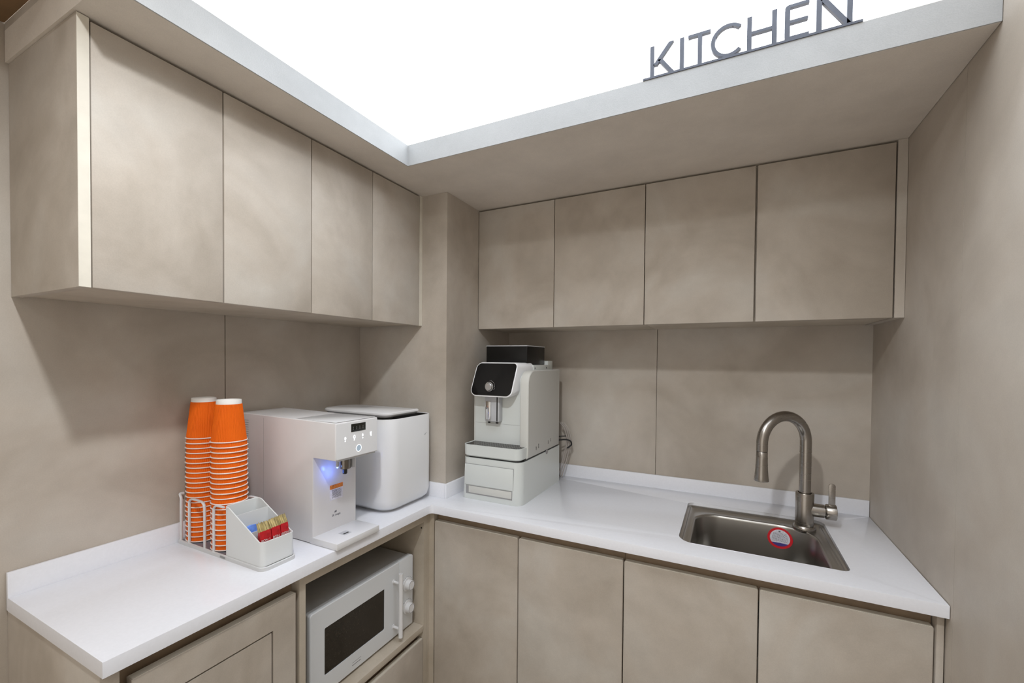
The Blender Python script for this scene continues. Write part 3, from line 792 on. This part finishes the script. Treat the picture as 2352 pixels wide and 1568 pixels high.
for yy, s in ((-1.1745, 1), (-1.0870, -1)):
    wire([(.0240, yy, .008), (.0240, yy, .06), (.0240, yy, .110), (.0215, yy+.001*s, .124), (.0135, yy+.003*s, .1335), (.0125, yy+.012*s, .1335)])
    wire([(.0640, yy, .008), (.0640, yy, .06), (.0640, yy, .112), (.0665, yy, .123), (.0760, yy, .1290), (.1000, yy, .1300), (.1240, yy, .1285), (.1330, yy, .122), (.1355, yy, .111), (.1355, yy, .06), (.1355, yy, .008)])
    wire([(.1765, yy, .008), (.1765, yy, .06), (.1765, yy, .112), (.1790, yy, .123), (.1870, yy, .1285), (.2050, yy, .1300), (.2190, yy, .1300)])
b = BM(); tube(b, [(.1000, -1.1745, .1300), (.1050, -1.131, .1300), (.1000, -1.0870, .1300)], .0028, 8); 
# organiser box with sloping top and dividers
cx0, cx1, cy0, cy1 = .2215, .3740, -1.1755, -1.0880
b.free()
b = BM()
n_ = 8
def slope_z(x):
    zA, zB, xa, xb = .1335, .0690, .2400, .3620
    if x < xa: return zA
    if x > xb: return zB
    return zA+(zB-zA)*(x-xa)/(xb-xa)
def box_out(i):
    pts = rrect(cx0+i, cx1-i, cy0+i, cy1-i, max(.002, .012-i) if i < .01 else .002, 6)
    # add samples along the long sides
    out = []
    for k, p in enumerate(pts):
        q = pts[(k+1) % len(pts)]; out.append(p)
        if abs(p[0]-q[0]) > .03:
            for j in range(1, 16): out.append((p[0]+(q[0]-p[0])*j/16, p[1]+(q[1]-p[1])*j/16))
    return out
O, I = box_out(0), box_out(.0028)
Om = box_out(.0008); Im = box_out(.0020)
loft(b, [[(p[0], p[1], .0098) for p in O], [(p[0], p[1], slope_z(p[0])-.0008) for p in O], [(p[0], p[1], slope_z(p[0])) for p in Om], [(p[0], p[1], slope_z(p[0])) for p in Im],
         [(p[0], p[1], slope_z(p[0])-.0008) for p in I], [(p[0], p[1], .0125) for p in I]])
obj('box', b, M['caddy'], cd, angle=40)
b = BM()
add_box(b, .2690, .2710, cy0+.0025, cy1-.0025, .012, slope_z(.270)-.001); add_box(b, .3170, .3190, cy0+.0025, cy1-.0025, .012, slope_z(.318)-.012)
obj('divider', b, M['caddy'], cd)

# sachets standing in the front compartment
def sachet(y0, y1, x, zt, tilt, lab):
    t = thing('coffee_sachet', lab, 'sachet', (x, (y0+y1)/2, .0128), 'red and gold sachets in the caddy')
    b = BM(); zs = [.0130, .030, .055, zt-.012, zt-.004]; hw = [.0015, .0055, .0065, .0045, .0030]
    ringsr = []
    for z, h in zip(zs, hw):
        dxx = tilt*(z-.0128)
        ringsr.append([(x+dxx+sx*h, yy, z) for sx, yy in ((-1, y0+.001), (-.6, y0), (1, y0+.0008), (1, y1-.0008), (-.6, y1), (-1, y1-.001))])
    loft(b, ringsr); obj('packet', b, M['red'], t, angle=30)
    b = BM(); m = 14
    A_, B_ = [], []
    for k in range(m+1):
        yy = y0+(y1-y0)*k/m; z2 = zt+.014+.0018*math.sin(k*2.1+y0*300)+.0012*(k % 2)
        A_.append((x+tilt*(zt-.013)+.0034, yy, zt-.005)); B_.append((x+tilt*zt-.0075+.0012*math.sin(k*1.7), yy, z2))
    ring = []
    for (p, q) in zip(A_, B_): ring.append([p, q, (q[0]-.0012, q[1], q[2]), (p[0]-.0060, p[1], p[2])])
    loft(b, ring); obj('crimped_top', b, M['gold'], t, angle=20)
    xx = x+tilt*(.052)+.0072
    lettering('print', 'BON 1', .0082, (xx, y0+.0015, .0640), (0, 1, 0), (tilt, 0, 1), M['white_ink'], t)
for i, (y0, y1, lab) in enumerate(((-1.1690, -1.1395, 'red sachet with gold crimped top at the near end of the caddy'), (-1.1390, -1.1150, 'red sachet with gold top in the middle of the row of three'),
                                   (-1.1145, -1.0925, 'red sachet with gold top nearest the water dispenser'))):
    sachet(y0, y1, .3545, .0925+.001*i, -.05, lab)
b = BM(); prism(b, [(-1.1690, .020), (-1.1350, .020), (-1.1345, .090), (-1.1560, .0930), (-1.1690, .0905)], 'x', .2960, .3020, .001)
tag(obj('blue_packet', b, M['blue_paper']), 'small blue packet behind the red sachets in the caddy', 'packet')

# ------------------------------------------------------------------ paper cups
SP = .01325; RR, RB, HH = .0420, .0290, .1100
def make_cup():
    t = thing('paper_cup', 'x', 'cup', (0, 0, 0))
    # inverted: rim at z=0, base at z=HH
    seg = 120
    def rip(k, h): return .00035*(1 if k % 2 else -1)
    b = BM()
    def rad(h): return RR-.0012-(RR-.0012-RB)*h/HH
    lathe(b, [(rad(.0030), .0030), (rad(.05), .05), (rad(.0985), .0985), (rad(.0985)-.0006, .0990)], seg=seg, ripple=rip)
    lathe(b, [(rad(.002)-.0011, .002), (rad(.0985)-.0011, .0985)], seg=40)
    obj('sleeve', b, M['orange'], t, angle=20)
    b = BM()
    pr = []
    for k in range(9):
        a = 2*PI*k/8; pr.append((RR-.0002+.0016*math.cos(a), .0016+.0016*math.sin(a)))
    lathe(b, pr, seg=48); obj('rim', b, M['cupwhite'], t, angle=60)
    b = BM()
    lathe(b, [(rad(.0985)-.0007, .0980), (RB-.0002, HH-.0006), (RB-.0006, HH), (RB-.0014, HH-.0004), (RB-.0014, HH-.006), (.0001, HH-.006)], seg=48)
    obj('base', b, M['cupbase'], t, angle=30)
    return t
cup0 = make_cup()
ORD = ['topmost', 'second', 'third', 'fourth', 'fifth', 'sixth', 'seventh', 'eighth', 'ninth', 'tenth', 'eleventh', 'twelfth', 'thirteenth', 'fourteenth', 'fifteenth', 'sixteenth',
       'seventeenth', 'eighteenth', 'nineteenth', 'twentieth', 'twenty-first', 'twenty-second', 'twenty-third']
first = True
random.seed(5)
for (cx, cy, n, where, ztop_, grp) in ((.0520, -1.1310, 22, 'nearer the wall', .3985, 'orange cups in the stack by the wall'), (.1700, -1.1310, 22, 'nearer the sachets', .3985, 'orange cups in the stack by the sachets')):
    sp = (ztop_-HH-.0085)/(n-1)
    for k in range(n):
        z = ztop_-HH-sp*k
        if first: t = cup0; first = False
        else:
            t = cup0.copy(); COL.objects.link(t)
            for ch in cup0.children:
                c = ch.copy(); COL.objects.link(c); c.parent = t
        t.location = (cx+random.uniform(-.0006, .0006), cy+random.uniform(-.0006, .0006), z+Z0)
        t.rotation_euler = (0, 0, random.uniform(0, 6.28))
        t['label'] = ('topmost inverted orange paper cup of the stack ' if k == 0 else ORD[k]+' orange paper cup from the top of the stack ')+where
        t['group'] = grp; t['category'] = 'cup'

# ------------------------------------------------------------------ microwave
mwv = thing('microwave', 'white microwave oven with two dials in the open cabinet', 'microwave', (.2, -.836, -.4256))
mx, my0, my1, mz0, mz1 = .3764, -1.0450, -.6255, -.4180, -.1740
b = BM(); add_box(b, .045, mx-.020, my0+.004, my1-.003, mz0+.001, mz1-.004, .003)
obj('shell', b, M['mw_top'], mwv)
b = BM(); 
for (a, c) in ((.08, -1.0), (.08, -.67), (.32, -1.0), (.32, -.67)): lathe(b, [(.012, 0), (.012, .0090)], (a, c, -.4256), 'z', 16, caps=True)
obj('foot', b, M['black'], mwv)
ysd = -.6955
b = BM()
wy0, wy1, wz0, wz1 = -.9985, -.7650, -.3660, -.2335
og = rrect(my0, ysd-.0006, mz0, mz1, (.004, .001, .001, .008), 5); og2 = [(my0+.002+(p[0]-my0)*(ysd-my0-.003)/(ysd-my0), mz0+.002+(p[1]-mz0)*(mz1-mz0-.004)/(mz1-mz0)) for p in og]
ih = rrect(wy0, wy1, wz0, wz1, .004, 5)
loft(b, [[(mx-.020, p[0], p[1]) for p in og], [(mx-.002, p[0], p[1]) for p in og], [(mx, p[0], p[1]) for p in og2], [(mx, p[0], p[1]) for p in ih], [(mx-.004, p[0], p[1]) for p in ih]])
dr = obj('door', b, M['mw'], mwv, angle=30)
b = BM(); prism(b, rrect(wy0+.0003, wy1-.0003, wz0+.0003, wz1-.0003, .004, 5), 'x', mx-.0044, mx-.0025); obj('window', b, M['glass_dark'], dr)
b = BM(); prism(b, rrect(ysd+.0006, my1, mz0, mz1, (.001, .004, .008, .001), 5), 'x', mx-.020, mx, .0015); cp = obj('control_panel', b, M['mw'], mwv)
for z in (-.2680, -.3470):
    b = BM(); lathe(b, [(.0225, 0), (.0225, .0035), (.0170, .0045), (.0165, .018), (.0155, .0205), (.0001, .0205)], (mx, -.6560, z), 'x', 36); kb = obj('dial', b, M['plastic_top'], mwv)
    b = BM(); lathe(b, [(.0138, .0204), (.0138, .0208), (.0148, .0208), (.0148, .0204)], (mx, -.6560, z), 'x', 36); obj('dial_ring', b, M['ink'], kb)
b = BM()
for zc_ in (-.2680, -.3470):
    for k in range(13):
        a = math.radians(-30+k*20); r1 = .0255
        add_box(b, mx, mx+.0003, -.6560+r1*math.cos(a)-.0012, -.6560+r1*math.cos(a)+.0012, zc_+r1*math.sin(a)-.0008, zc_+r1*math.sin(a)+.0008)
obj('dial_print', b, M['ink'], mwv)
b = BM()
tube(b, [(mx+.030, -.7225, -.4070), (mx+.030, -.7225, -.1960)], .0070, 16)
for z in (-.2290, -.3800): tube(b, [(mx-.001, -.7225, z), (mx+.030, -.7225, z)], .0045, 12); lathe(b, [(.0075, 0), (.0075, .002)], (mx-.0002, -.7225, z), 'x', 16, caps=True)
obj('handle', b, M['plastic_top'], dr)
b = BM(); add_box(b, mx, mx+.0003, -.9000, -.8660, -.3925, -.3917); mg = obj('logo_line', b, M['ink'], dr)
b = BM()
for k in range(9): add_box(b, mx, mx+.0003, -.9000+.0038*k, -.9000+.0038*k+.0024, -.4010, -.3985)
obj('logo_print', b, M['ink'], dr)

# blue indicator light of the water dispenser
lamp('led_lamp', (.376, -.9630, .1860), .045, .004, (.12, .25, 1))
